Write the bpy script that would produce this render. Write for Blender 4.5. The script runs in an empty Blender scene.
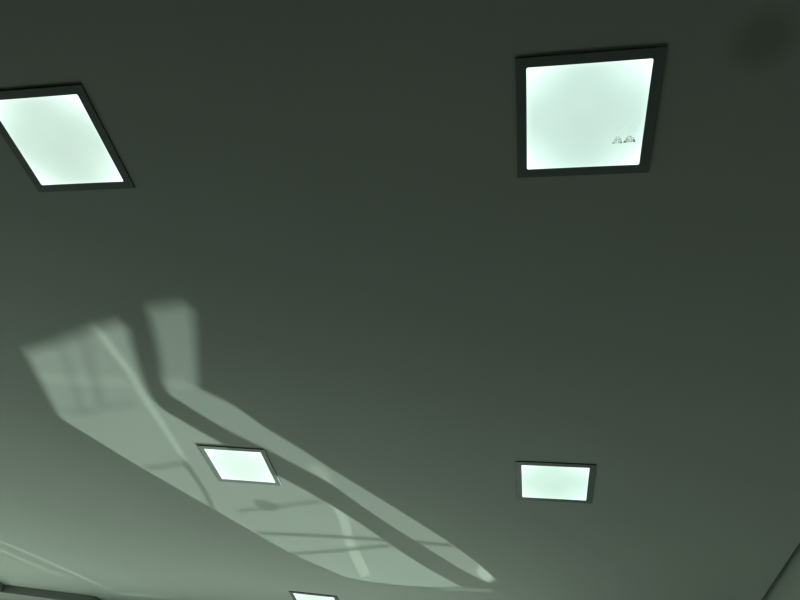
import bpy, bmesh, math, random
from mathutils import Vector, Matrix
random.seed(4)
C = bpy.context.scene.collection
H = 3.2          # ceiling height; the camera is held 1.45 m above the floor at the origin
EYE = 1.45
YW = 5.9         # far wall (shop front)
CAM_R=[0.980607, 0.141625, 0.135468]
CAM_U=[0.003325, -0.703145, 0.711039]
CAM_F=[-0.195955, 0.6968, 0.68998]
FOCAL=640.81
LAMPS=[(-1.5826, 0.9891, -0.0009), (0.1659, 1.0102, -0.0018), (-1.6305, 3.1227, 0.0328), (0.133, 3.1328, -0.0063), (-1.6838, 5.2518, 0.0437)]
LSIZE=0.3976
LRATIO=0.8451
DUST=[[(0.25, 1.099), (0.277, 1.099), (0.264, 1.077)], [(0.281, 1.098), (0.315, 1.097), (0.298, 1.075)]]
SMUDGE=(0.603, 0.816)
KNOT=[(-1.543, 3.625), (-1.56, 3.651), (-1.591, 3.664), (-1.63, 3.661), (-1.666, 3.643), (-1.692, 3.614), (-1.701, 3.582), (-1.691, 3.552), (-1.666, 3.533), (-1.631, 3.529), (-1.593, 3.539), (-1.561, 3.562), (-1.543, 3.594)]
GOBO_PANES={'facet': [(-2.432, 2.116), (-2.19, 2.037), (-1.957, 1.943), (-1.771, 1.889), (-1.824, 2.061), (-1.864, 2.21), (-1.901, 2.37), (-1.91, 2.463),  # outlines of the ceiling light patch, turned into gobo panes
           (-1.997, 2.528), (-2.575, 2.698), (-2.499, 2.384)],
 'main': [(-2.575, 2.698), (-1.997, 2.528), (-1.91, 2.463), (-1.894, 2.568), (-1.751, 2.774), (-1.652, 2.906), (-1.474, 3.157), (-1.327, 3.338),
          (-1.186, 3.529), (-1.041, 3.76), (-0.86, 4.092), (-0.703, 4.35), (-0.467, 4.665), (-0.583, 4.691), (-0.747, 4.726), (-0.924, 4.727),
          (-1.133, 4.715), (-1.328, 4.663), (-1.657, 4.307), (-1.83, 4.019), (-2.032, 3.674), (-2.314, 3.201)],
 'slip': [(-1.779, 2.333), (-1.612, 2.376), (-1.467, 2.512), (-1.356, 2.711), (-1.213, 2.903), (-1.079, 3.109), (-0.855, 3.416), (-0.679, 3.669),
          (-0.5, 3.93), (-0.329, 4.232), (-0.214, 4.489), (-0.278, 4.554), (-0.432, 4.381), (-0.818, 3.81), (-0.995, 3.518), (-1.127, 3.27),
          (-1.266, 3.105), (-1.408, 2.938), (-1.594, 2.745), (-1.688, 2.611), (-1.8, 2.433)],
 'upper': [(-1.621, 1.811), (-1.506, 1.787), (-1.4, 1.781), (-1.495, 2.055), (-1.612, 2.376), (-1.779, 2.333), (-1.705, 2.131)]}
BARS={'b1': [(-1.815, 4.039), (-1.294, 4.004), (-0.9, 4.001), (-0.482, 4.007), (-0.477, 3.963), (-0.891, 3.956), (-1.283, 3.958), (-1.799, 3.992)],
 'b2': [(-1.669, 4.354), (-1.348, 4.249), (-0.89, 4.078), (-0.884, 4.026), (-1.338, 4.193), (-1.655, 4.296)],
 'b3': [(-1.853, 3.727), (-1.564, 3.636), (-1.174, 3.485), (-1.168, 3.445), (-1.554, 3.593), (-1.84, 3.682)],
 'b4': [(-2.294, 3.232), (-2.142, 3.194), (-1.973, 3.133), (-1.96, 3.093), (-2.127, 3.152), (-2.276, 3.188)],
 'b5': [(-2.001, 3.153), (-2.002, 3.316), (-2.009, 3.487), (-2.05, 3.758), (-2.009, 3.727), (-1.97, 3.456), (-1.964, 3.282), (-1.964, 3.12)],
 'b6': [(-2.509, 2.651), (-2.312, 2.621), (-2.039, 2.535), (-2.03, 2.508), (-2.299, 2.593), (-2.494, 2.622)],
 'b7': [(-2.075, 2.022), (-2.162, 2.25), (-2.276, 2.571), (-2.211, 2.546), (-2.103, 2.231), (-2.02, 2.006)],
 'b8': [(-2.226, 2.083), (-2.326, 2.354), (-2.419, 2.625), (-2.357, 2.598), (-2.269, 2.332), (-2.174, 2.065)]}
STREAKS={'s1': [(-1.963, 1.957), (-1.962, 2.137), (-1.949, 2.28), (-1.972, 2.48), (-1.976, 2.68), (-1.982, 2.894), (-1.984, 3.082), (-1.951, 3.055),
        (-1.943, 2.863), (-1.931, 2.646), (-1.929, 2.451), (-1.908, 2.253), (-1.915, 2.105), (-1.919, 1.929)],
 's2': [(-2.494, 2.354), (-2.348, 2.357), (-2.208, 2.369), (-1.99, 2.369), (-1.969, 2.328), (-2.184, 2.327), (-2.321, 2.315), (-2.466, 2.311)],
 's3': [(-1.815, 2.379), (-1.728, 2.368), (-1.645, 2.365), (-1.629, 2.324), (-1.711, 2.327), (-1.798, 2.338)],
 's4': [(-1.222, 3.161), (-1.14, 3.164), (-1.119, 3.086), (-1.2, 3.083)],
 's4b': [(-1.168, 3.146), (-1.169, 3.328), (-1.114, 3.284), (-1.115, 3.106)],
 's5': [(-1.178, 3.55), (-1.173, 3.76), (-1.202, 4.049), (-1.208, 4.346), (-1.202, 4.66), (-1.117, 4.563), (-1.127, 4.262), (-1.132, 3.995),
        (-1.107, 3.706), (-1.129, 3.501)],
 's6': [(-0.353, 4.368), (-0.315, 4.485), (-0.276, 4.533), (-0.233, 4.428), (-0.255, 4.32), (-0.315, 4.257)],
 's7': [(-0.634, 4.767), (-0.415, 4.737), (-0.257, 4.702), (-0.255, 4.647), (-0.411, 4.681), (-0.628, 4.709)],
 't1': [(-4.279, 4.369), (-4.207, 4.538), (-4.013, 4.831), (-3.821, 5.166), (-3.648, 5.476), (-3.615, 5.427), (-3.787, 5.12), (-3.98, 4.788),
        (-4.173, 4.5), (-4.245, 4.333)],
 't2': [(-4.412, 4.557), (-4.341, 4.736), (-4.199, 4.971), (-4.05, 5.219), (-4.004, 5.157), (-4.153, 4.914), (-4.295, 4.683), (-4.366, 4.507)],
 't3': [(-3.664, 5.472), (-3.498, 5.503), (-3.249, 5.498), (-3.015, 5.473), (-3.004, 5.448), (-3.23, 5.459), (-3.471, 5.45), (-3.631, 5.415)]}


# ------------------------------------------------------------------ materials
def mat(name, color, rough=0.6, spec=0.5, metal=0.0):
    m = bpy.data.materials.new(name); m.use_nodes = True
    b = m.node_tree.nodes['Principled BSDF']
    b.inputs['Base Color'].default_value = (*color, 1); b.inputs['Roughness'].default_value = rough
    b.inputs['Specular IOR Level'].default_value = spec; b.inputs['Metallic'].default_value = metal
    return m
def N(m, t, **kw):
    n = m.node_tree.nodes.new(t)
    for k, v in kw.items(): setattr(n, k, v)
    return n
def math_node(m, op, a, b=None, c=None):
    n = N(m, 'ShaderNodeMath', operation=op)
    for i, v in enumerate((a, b, c)):
        if v is None: continue
        if isinstance(v, (int, float)): n.inputs[i].default_value = v
        else: m.node_tree.links.new(v, n.inputs[i])
    return n.outputs[0]
def plaster(name, color, stain=None):
    m = mat(name, color, 0.85, 0.25); L = m.node_tree.links; b = m.node_tree.nodes['Principled BSDF']
    tc = N(m, 'ShaderNodeTexCoord')
    n1 = N(m, 'ShaderNodeTexNoise'); n1.inputs['Scale'].default_value = 1.1; n1.inputs['Detail'].default_value = 4
    L.new(tc.outputs['Object'], n1.inputs['Vector'])
    r = N(m, 'ShaderNodeValToRGB')
    r.color_ramp.elements[0].position = .3; r.color_ramp.elements[1].position = .7
    r.color_ramp.elements[0].color = (*[c * .95 for c in color], 1); r.color_ramp.elements[1].color = (*color, 1)
    L.new(n1.outputs['Fac'], r.inputs['Fac'])
    out = r.outputs['Color']
    if stain:                       # an old round damp mark in the paint
        mp = N(m, 'ShaderNodeMapping'); mp.inputs['Location'].default_value = (-stain[0], -stain[1], 0)
        L.new(tc.outputs['Object'], mp.inputs['Vector'])
        n2 = N(m, 'ShaderNodeTexNoise'); n2.inputs['Scale'].default_value = 9
        L.new(tc.outputs['Object'], n2.inputs['Vector'])
        sx = N(m, 'ShaderNodeSeparateXYZ'); L.new(mp.outputs[0], sx.inputs[0])
        d = math_node(m, 'SQRT', math_node(m, 'ADD', math_node(m, 'MULTIPLY', sx.outputs[0], sx.outputs[0]), math_node(m, 'MULTIPLY', sx.outputs[1], sx.outputs[1])))
        d = math_node(m, 'ADD', d, math_node(m, 'MULTIPLY', n2.outputs['Fac'], .03))
        r2 = N(m, 'ShaderNodeValToRGB'); r2.color_ramp.interpolation = 'EASE'
        r2.color_ramp.elements[0].position = .045; r2.color_ramp.elements[1].position = .13
        r2.color_ramp.elements[0].color = (.76, .76, .70, 1); r2.color_ramp.elements[1].color = (1, 1, 1, 1)
        L.new(d, r2.inputs['Fac'])
        mx = N(m, 'ShaderNodeMix', data_type='RGBA', blend_type='MULTIPLY'); mx.inputs['Factor'].default_value = 1
        L.new(out, mx.inputs['A']); L.new(r2.outputs['Color'], mx.inputs['B']); out = mx.outputs['Result']
    L.new(out, b.inputs['Base Color'])
    n3 = N(m, 'ShaderNodeTexNoise'); n3.inputs['Scale'].default_value = 90; n3.inputs['Detail'].default_value = 3
    L.new(tc.outputs['Object'], n3.inputs['Vector'])
    bp = N(m, 'ShaderNodeBump'); bp.inputs['Strength'].default_value = .08; bp.inputs['Distance'].default_value = .002
    L.new(n3.outputs['Fac'], bp.inputs['Height']); L.new(bp.outputs['Normal'], b.inputs['Normal'])
    return m
def glass(name, t, graded=False):
    """thin tinted sheet; graded: the tint deepens towards the top of the pane"""
    m = bpy.data.materials.new(name); m.use_nodes = True; nt = m.node_tree
    nt.nodes.remove(nt.nodes['Principled BSDF'])
    tr = N(m, 'ShaderNodeBsdfTransparent'); tr.inputs[0].default_value = (t, t, t, 1)
    if graded:
        tc = N(m, 'ShaderNodeTexCoord'); sx = N(m, 'ShaderNodeSeparateXYZ'); nt.links.new(tc.outputs['Object'], sx.inputs[0])
        mr = N(m, 'ShaderNodeMapRange'); mr.inputs['From Min'].default_value = 2.40; mr.inputs['From Max'].default_value = 2.92
        mr.inputs['To Min'].default_value = t; mr.inputs['To Max'].default_value = t * GRADE
        nt.links.new(sx.outputs[2], mr.inputs['Value'])
        nt.links.new(mr.outputs[0], tr.inputs[0])
    gl = N(m, 'ShaderNodeBsdfGlossy'); gl.inputs['Roughness'].default_value = .05
    mx = N(m, 'ShaderNodeMixShader'); mx.inputs[0].default_value = .04
    nt.links.new(tr.outputs[0], mx.inputs[1]); nt.links.new(gl.outputs[0], mx.inputs[2])
    nt.links.new(mx.outputs[0], nt.nodes['Material Output'].inputs[0])
    return m
GRADE = .70
def led(name, base, gain, glow):
    """edge-lit LED sheet: brighter in the corners, where the strips meet, than in its middle"""
    m = bpy.data.materials.new(name); m.use_nodes = True; nt = m.node_tree; L = nt.links
    nt.nodes.remove(nt.nodes['Principled BSDF'])
    tc = N(m, 'ShaderNodeTexCoord'); sx = N(m, 'ShaderNodeSeparateXYZ'); L.new(tc.outputs['Generated'], sx.inputs[0])
    u = math_node(m, 'ABSOLUTE', math_node(m, 'MULTIPLY_ADD', sx.outputs[0], 2, -1))
    v = math_node(m, 'ABSOLUTE', math_node(m, 'MULTIPLY_ADD', sx.outputs[1], 2, -1))
    u3 = math_node(m, 'POWER', u, 2.2); v3 = math_node(m, 'POWER', v, 2.2)
    corner = math_node(m, 'MULTIPLY', u3, v3)
    edge = math_node(m, 'MAXIMUM', math_node(m, 'POWER', u, 24), math_node(m, 'POWER', v, 24))
    mid = math_node(m, 'ADD', math_node(m, 'POWER', u, 2), math_node(m, 'POWER', v, 2))
    n = N(m, 'ShaderNodeTexNoise'); n.inputs['Scale'].default_value = 2.2; n.inputs['Detail'].default_value = 1
    L.new(tc.outputs['Generated'], n.inputs['Vector'])
    s = math_node(m, 'MULTIPLY_ADD', corner, glow, .94)
    s = math_node(m, 'MULTIPLY_ADD', edge, .22, s)
    s = math_node(m, 'MULTIPLY_ADD', mid, .10, s)
    s = math_node(m, 'MULTIPLY_ADD', n.outputs['Fac'], .12, s)
    s = math_node(m, 'MULTIPLY', s, gain)
    e = N(m, 'ShaderNodeEmission'); e.inputs[0].default_value = (*base, 1)
    L.new(s, e.inputs[1]); L.new(e.outputs[0], nt.nodes['Material Output'].inputs[0])
    return m

M_ceil = plaster('white ceiling plaster', (.80, .80, .78), stain=SMUDGE)
M_wall = plaster('white wall paint', (.74, .75, .72))
M_side = plaster('pale grey wall paint', (.50, .51, .48))
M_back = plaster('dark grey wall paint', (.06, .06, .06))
M_soffit = plaster('white plasterboard', (.80, .80, .78))
M_floor = mat('dark grey floor tile', (.035, .035, .034), .35)
M_frame = mat('pale grey lamp trim', (.32, .34, .35), .4, .8)
M_alu = mat('dark window aluminium', (.10, .105, .11), .4, .5, .3)
M_dust = mat('grey dust crumbs', (.16, .16, .14), .9, .1)
M_edge = mat('dark grey edge strip', (.30, .31, .30), .5, .3)
M_rim_shade = mat('black rim shade', (.03, .03, .03), .8, .1)
M_gap = mat('dark gap lining', (.05, .05, .05), .9, .1)

# ------------------------------------------------------------------ mesh helpers
def obj(name, bm, m, parent=None, kind=None, smooth=False):
    bmesh.ops.recalc_face_normals(bm, faces=bm.faces)
    me = bpy.data.meshes.new(name); bm.to_mesh(me); bm.free()
    if smooth:
        for p in me.polygons: p.use_smooth = True
    o = bpy.data.objects.new(name, me); C.objects.link(o)
    me.materials.append(m)
    if parent: o.parent = parent
    if kind: o['kind'] = kind
    return o
def box(bm, x0, x1, y0, y1, z0, z1):
    vs = [bm.verts.new((x, y, z)) for z in (z0, z1) for y in (y0, y1) for x in (x0, x1)]
    for f in ((0,1,3,2), (4,6,7,5), (0,4,5,1), (2,3,7,6), (0,2,6,4), (1,5,7,3)): bm.faces.new([vs[i] for i in f])
def plate(bm, outer, holes, to3, d0, d1):
    """flat plate with holes: loops of (a, b), to3(a, b, depth) -> point"""
    front = []; sides = []
    for depth in (d0, d1):
        edges = []
        loops = []
        for lp in [outer] + holes:
            vs = [bm.verts.new(to3(a, b, depth)) for a, b in lp]
            edges += [bm.edges.new((vs[i], vs[(i + 1) % len(vs)])) for i in range(len(vs))]
            loops.append(vs)
        bmesh.ops.triangle_fill(bm, use_beauty=True, use_dissolve=False, edges=edges)
        sides.append(loops)
    for l0, l1 in zip(*sides):
        n = len(l0)
        for i in range(n): bm.faces.new((l0[i], l0[(i + 1) % n], l1[(i + 1) % n], l1[i]))
def structure(name, m, boxes):
    bm = bmesh.new()
    for b in boxes: box(bm, *b)
    return obj(name, bm, m, None, 'structure')
def thing(name, label, cat, loc, rz=0, group=None):
    o = bpy.data.objects.new(name, None); C.objects.link(o); o.location = loc; o.rotation_euler = (0, 0, rz)
    o.empty_display_size = .05
    o['label'] = label; o['category'] = cat
    if group: o['group'] = group
    return o

# ------------------------------------------------------------------ room shell
XL, XR, YB = -6.6, 1.435, -7.0
GAP = .045                                      # shadow gap between ceiling sheet and right wall
structure('ceiling', M_ceil, [(XL, XR, YB, YW, H, H + .08)])
structure('floor', M_floor, [(XL, XR + GAP, YB, YW, -.1, 0)])
LW = (1.8, 5.4, .9, 2.92)                        # opening in the left wall for the added window y0 y1 z0 z1
bm = bmesh.new()
plate(bm, [(YB - .15, -.1), (YW + .15, -.1), (YW + .15, H + .08), (YB - .15, H + .08)], [[(LW[0], LW[2]), (LW[1], LW[2]), (LW[1], LW[3]), (LW[0], LW[3])]], lambda a, b, d: (d, a, b), XL - .15, XL)
obj('wall_left', bm, M_side, None, 'structure')
w3 = bpy.data.objects.new('fill_window', None); C.objects.link(w3); w3['kind'] = 'structure'  # window added to brighten the left of the ceiling
bm = bmesh.new()
plate(bm, [(LW[0], LW[2]), (LW[1], LW[2]), (LW[1], LW[3]), (LW[0], LW[3])], [[(LW[0] + .05, LW[2] + .05), (LW[1] - .05, LW[2] + .05), (LW[1] - .05, LW[3] - .05), (LW[0] + .05, LW[3] - .05)]], lambda a, b, d: (d, a, b), XL - .1, XL - .04)
obj('window_frame', bm, M_alu, w3, 'structure')
bm = bmesh.new(); box(bm, XL - .074, XL - .066, LW[0] + .05, LW[1] - .05, LW[2] + .05, LW[3] - .05)
obj('pane', bm, glass('fill window glass', .97), w3, 'structure')
structure('wall_right', M_wall, [(XR + GAP, XR + GAP + .15, YB - .15, YW + .15, -.1, H + .12)])
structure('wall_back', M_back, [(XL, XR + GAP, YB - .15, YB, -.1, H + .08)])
structure('trim_2', M_gap, [(XR, XR + GAP, YB, YW, H + .075, H + .12)])
# lowered plasterboard edge along the shop front, its outline stepping in plan
bm = bmesh.new()
Z0 = H - .067
out = [(XL, 4.2), (-4.865, 4.2), (-4.835, 5.56), (-3.915, 5.63), (-3.84, YW), (XL, YW)]
plate(bm, out, [], lambda a, b, d: (a, b, d), Z0, H)
obj('trim_1', bm, M_soffit, None, 'structure')
# added dark grey strip that darkens the face of the step
bm = bmesh.new()
ln = out[1:5]; off = [(.004, 0), (.004, -.004), (.004, -.004), (.004, 0)]
lo = [(a + u, b + v) for (a, b), (u, v) in zip(ln, off)]
plate(bm, ln + lo[::-1], [], lambda a, b, d: (a, b, d), Z0, H)
obj('trim_3', bm, M_edge, None, 'structure')

# ------------------------------------------------------------------ far wall with shop window and light gobo
SUN = Vector((5.6, 22.0, H - 4.2))              # where the low glint outside stands
def on_wall(p, y=YW):
    P = Vector((p[0], p[1], H)); t = (y - P.y) / (SUN.y - P.y); q = P + (SUN - P) * t
    return (q.x, q.z)
TR = (-4.0, .95, 2.2, 3.14)                    # opening for the light gobo x0 x1 z0 z1
SW = (-6.4, .1, .12, 1.9)                    # shop window opening
def rect(x0, x1, z0, z1): return [(x0, z0), (x1, z0), (x1, z1), (x0, z1)]
wall3 = lambda a, b, d: (a, d, b)
bm = bmesh.new()
plate(bm, rect(XL, XR + GAP, -.1, H + .08), [rect(*TR), rect(*SW)], wall3, YW, YW + .12)
obj('wall_far', bm, M_wall, None, 'structure')

structure('spot_blocker', M_back, [(-7, 9, 12, 12.2, -.4, .93)])   # unseen blocker, added to keep the spot out of the shop window

# shop window: frame, mullions, panes
w1 = bpy.data.objects.new('window_1', None); C.objects.link(w1); w1.location = (0, 0, 0); w1['kind'] = 'structure'
x0, x1, z0, z1 = SW
bm = bmesh.new()
plate(bm, rect(*SW), [rect(x0 + .05, x1 - .05, z0 + .05, z1 - .05)], wall3, YW + .02, YW + .08)
obj('window_frame', bm, M_alu, w1, 'structure')
nm = 4
for i in range(1, nm):
    bm = bmesh.new(); xc = x0 + (x1 - x0) * i / nm; box(bm, xc - .025, xc + .025, YW + .02, YW + .08, z0 + .05, z1 - .05)
    obj('mullion', bm, M_alu, w1, 'structure')
M_clear = glass('clear glass', .97)
for i in range(nm):
    a = x0 + (x1 - x0) * i / nm + (.05 if i == 0 else .025); b = x0 + (x1 - x0) * (i + 1) / nm - (.05 if i == nm - 1 else .025)
    bm = bmesh.new(); box(bm, a, b, YW + .046, YW + .054, z0 + .05, z1 - .05); obj('pane', bm, M_clear, w1, 'structure')

# gobo: unseen panel added to cut the outside spot into the ceiling's light patch
w2 = bpy.data.objects.new('light_gobo', None); C.objects.link(w2); w2['kind'] = 'structure'
A = dict(GOBO_PANES)
F = A['facet']; Mn = A['main']; S_ = A['slip']; U = A['upper']
# openings: facet + main share a border, upper + slip share a border
def merge_open(): 
    # facet outline up to its shared corner, then round the main light
    i = F.index(GOBO_PANES['main'][2])               # (150,396) shared corner
    return F[:i + 1] + Mn[3:] + [Mn[0]] + F[-1:]
o1 = merge_open()
o2 = U[:5] + S_[2:] + [U[5]] + U[6:]
holes = [[on_wall(p) for p in o1], [on_wall(p) for p in o2]]
for k in ('s7', 't1', 't2', 't3'): holes.append([on_wall(p) for p in STREAKS[k]])
bm = bmesh.new()
plate(bm, rect(*TR), holes, wall3, YW, YW + .006)
obj('gobo_panel', bm, M_alu, w2, 'structure')
trans = dict(facet=.55, main=.57, slip=.47, upper=.41)
def cut(o, cutters):
    """take the clear streaks out of a gobo pane"""
    if not cutters: return
    bm = bmesh.new()
    for poly in cutters: plate(bm, [on_wall(p, YW + .012) for p in poly], [], wall3, YW, YW + .03)
    bmesh.ops.recalc_face_normals(bm, faces=bm.faces)
    me = bpy.data.meshes.new('cutter'); bm.to_mesh(me); bm.free()
    c = bpy.data.objects.new('cutter', me); C.objects.link(c)
    md = o.modifiers.new('cut', 'BOOLEAN'); md.operation = 'DIFFERENCE'; md.solver = 'EXACT'; md.use_self = True; md.object = c
    dg = bpy.context.evaluated_depsgraph_get()
    new = bpy.data.meshes.new_from_object(o.evaluated_get(dg))
    o.modifiers.remove(md); o.data = new
    bpy.data.objects.remove(c)
CUTS = dict(facet=('s1', 's2'), main=('s1', 's2', 's5'), slip=('s3', 's4', 's4b', 's6'), upper=('s3',))
for k, poly in GOBO_PANES.items():
    bm = bmesh.new()
    plate(bm, [on_wall(p, YW + .012) for p in poly], [], wall3, YW + .012, YW + .016)
    o = obj('pane', bm, glass('gobo tint ' + k, math.sqrt(trans[k]), True), w2, 'structure')  # gobo pane, its tint sets how bright the patch is
    for q in CUTS[k]: cut(o, [STREAKS[q]])
streak_t = dict(s1=.88, s2=.80, s3=.70, s4=.80, s4b=.74, s5=.95, s6=.95, s7=.25, t1=.42, t2=.32, t3=.5)
for k, t in streak_t.items():
    bm = bmesh.new()
    plate(bm, [on_wall(p, YW + .017) for p in STREAKS[k]], [], wall3, YW + .017, YW + .020)
    obj('pane', bm, glass('gobo streak ' + k, math.sqrt(t), True), w2, 'structure')  # gobo pane that lets through a brighter streak
bar_t = dict(b1=.25, b2=.38, b3=.5, knot=.45, b4=.42, b5=.32, b6=.66, b7=.8, b8=.86)
for k, poly in list(BARS.items()) + [('knot', KNOT)]:
    bm = bmesh.new(); plate(bm, [on_wall(p, YW + .022) for p in poly], [], wall3, YW + .022, YW + .026)
    obj('gobo_bar', bm, glass('gobo bar tint ' + k, math.sqrt(bar_t[k])), w2, 'structure')  # added strip that dims a line across the light patch

# ------------------------------------------------------------------ ceiling lamps
def lamp_frame(bm, so, si, th):
    # square ring: bevelled outer arris, flat face, rounded inner opening, short inner lip
    def ring(h, r, z, n=6):
        if r <= 0: pts = []
        vs = []
        for cx, cy, a0 in ((1, 1, 0), (-1, 1, 90), (-1, -1, 180), (1, -1, 270)):
            for i in range(n + 1):
                a = math.radians(a0 + 90 * i / n)
                vs.append(bm.verts.new((cx * (h - r) + r * math.cos(a), cy * (h - r) + r * math.sin(a), z)))
        return vs
    rs = [ring(so, .002, 0), ring(so, .002, -th + .0012), ring(so - .0012, .002, -th), ring(si + .001, .006, -th), ring(si, .005, -th + .001), ring(si, .005, -.001), ring(so - .004, .002, 0)]
    n = len(rs[0])
    for a, b in zip(rs, rs[1:]):
        for i in range(n):
            f = bm.faces.new((a[i], a[(i + 1) % n], b[(i + 1) % n], b[i]))
            if a is rs[0]: f.material_index = 1          # black outer sides stand in for the shadow rim
TH = .0052
labels = [
    'square LED ceiling panel cut by the left edge of the picture, tilted like a diamond',
    'largest square LED ceiling panel, dark framed, with specks of debris in its corner',
    'small square LED panel lying within the patch of reflected sunlight on the ceiling',
    'small square LED panel on the plain dim ceiling right of the sunlight patch',
    'square LED panel cut by the bottom edge of the picture, below the sunlight patch']
gains = [((.615, .80, .70), 1.0), ((.60, .80, .715), 1.0), ((.76, 1.0, .85), 1.02), ((.66, .90, .77), 1.0), ((.74, 1.0, .85), 1.0)]
for (x, y, a), lab, (base, g), glow in zip(LAMPS, labels, gains, (.8, .9, .3, .45, .4)):
    t = thing('ceiling_light', lab, 'ceiling light', (x, y, H), a, 'square LED panels on the ceiling')
    bm = bmesh.new(); lamp_frame(bm, LSIZE / 2, LSIZE / 2 * LRATIO, TH)
    obj('frame', bm, M_frame, t).data.materials.append(M_rim_shade)
    bm = bmesh.new(); s = LSIZE / 2 * LRATIO - .0002; box(bm, -s, s, -s, s, -.0037, -.0012)
    o = obj('diffuser', bm, led('lit diffuser', base, g, glow), t)
    o['label'] = 'glowing greenish white diffuser'

# crumbs of dust lying on the biggest panel, heaped towards one edge
def crumbs(label, a, b, top, n, loose):
    a, b, top = Vector(a), Vector(b), Vector(top)
    base = (a + b) / 2
    bm = bmesh.new()
    for i in range(n):
        w = random.uniform(-1, 1)
        p = base + (b - a) * (w * .5) + (top - base) * ((1 - abs(w) ** 2.2) * random.random() ** 1.3 * 1.05)
        if i < loose: p = base + (top - base) * random.uniform(.9, 2.6) + (b - a) * random.uniform(-.35, .55)
        r = random.uniform(.0004, .0010) if i >= loose else random.uniform(.0003, .0006)
        add = bmesh.ops.create_icosphere(bm, subdivisions=1, radius=r)
        sx, sy = random.uniform(.8, 1.8), random.uniform(.5, 1.0)
        R = Matrix.Rotation(random.uniform(0, 6.3), 3, 'Z')
        for v in add['verts']: v.co = R @ Vector((v.co.x * sx, v.co.y * sy, v.co.z * .4)) + Vector((p.x - base.x, p.y - base.y, 0))
    o = obj('dust_clump', bm, M_dust)
    o.location = (base.x, base.y, H - .0041)
    o['label'] = label; o['category'] = 'dust'; o['group'] = 'dust clumps on the lamp diffuser'
crumbs('smaller grey clump of dust on the largest glowing panel, farther from its frame', *DUST[0], 200, 34)
crumbs('wider grey clump of dust on the largest glowing panel, nearer its dark frame', *DUST[1], 330, 40)

# ------------------------------------------------------------------ light
WORLD = [(-.8, .95),  (1.0, .12), (-1.0, 2.5), (-.4, .6), (-.1, .2), (.1, .15)]; WSTR = 2.55
W = bpy.data.worlds.new('daylight'); bpy.context.scene.world = W; W.use_nodes = True
nt = W.node_tree; bg = nt.nodes['Background']

tc = nt.nodes.new('ShaderNodeTexCoord'); sp = nt.nodes.new('ShaderNodeSeparateXYZ'); nt.links.new(tc.outputs['Generated'], sp.inputs[0])
mr = nt.nodes.new('ShaderNodeMapRange'); mr.inputs['From Min'].default_value = -1; nt.links.new(sp.outputs[2], mr.inputs['Value'])
rp = nt.nodes.new('ShaderNodeValToRGB'); nt.links.new(mr.outputs[0], rp.inputs['Fac'])
# bright pavement close to the shop, dimmer street farther off, a hazy shaded sky above
for i, (z, v) in enumerate(WORLD):
    e = rp.color_ramp.elements[i] if i < 2 else rp.color_ramp.elements.new((z + 1) / 2)
    e.position = (z + 1) / 2; e.color = (.755 * v, 1.0 * v, .79 * v, 1)
nt.links.new(rp.outputs['Color'], bg.inputs['Color']); bg.inputs['Strength'].default_value = WSTR
for n_, (x0, x1, z0, z1) in (('shop_window_daylight', SW), ('gobo_portal', TR)):
    l = bpy.data.lights.new(n_, 'AREA'); l.shape = 'RECTANGLE'; l.size = x1 - x0; l.size_y = z1 - z0
    l.cycles.is_portal = True
    o = bpy.data.objects.new(n_, l); C.objects.link(o); o.location = ((x0 + x1) / 2, YW + .13, (z0 + z1) / 2); o.rotation_euler = (math.radians(-90), 0, 0)
l = bpy.data.lights.new('fill_window_daylight', 'AREA'); l.shape = 'RECTANGLE'; l.size = LW[3] - LW[2]; l.size_y = LW[1] - LW[0]
l.cycles.is_portal = True
o = bpy.data.objects.new('fill_window_daylight', l); C.objects.link(o); o.location = (XL - .16, (LW[0] + LW[1]) / 2, (LW[2] + LW[3]) / 2); o.rotation_euler = (0, math.radians(-90), 0)
l = bpy.data.lights.new('sun_glint', 'SPOT'); l.energy = 48000; l.color = (.75, 1.0, .82); l.shadow_soft_size = .05
l.spot_size = math.radians(22); l.spot_blend = .1
o = bpy.data.objects.new('sun_glint', l); C.objects.link(o); o.location = SUN
o.rotation_euler = (Vector((-1.4, YW, 2.8)) - SUN).to_track_quat('-Z', 'Y').to_euler()

# ------------------------------------------------------------------ camera
cam = bpy.data.cameras.new('camera'); cam.sensor_fit = 'HORIZONTAL'; cam.sensor_width = 36; cam.lens = FOCAL / 800 * 36
cam.clip_start = .05
co = bpy.data.objects.new('camera', cam); C.objects.link(co)
r, u, f = Vector(CAM_R), Vector(CAM_U), Vector(CAM_F)
m = Matrix((r, u, -f)).transposed().to_4x4(); m.translation = (0, 0, EYE)
co.matrix_world = m
S = bpy.context.scene; S.camera = co
S.view_settings.view_transform = 'Standard'; S.view_settings.look = 'None'; S.view_settings.exposure = 0; S.view_settings.gamma = 1
S.view_settings.use_curve_mapping = False
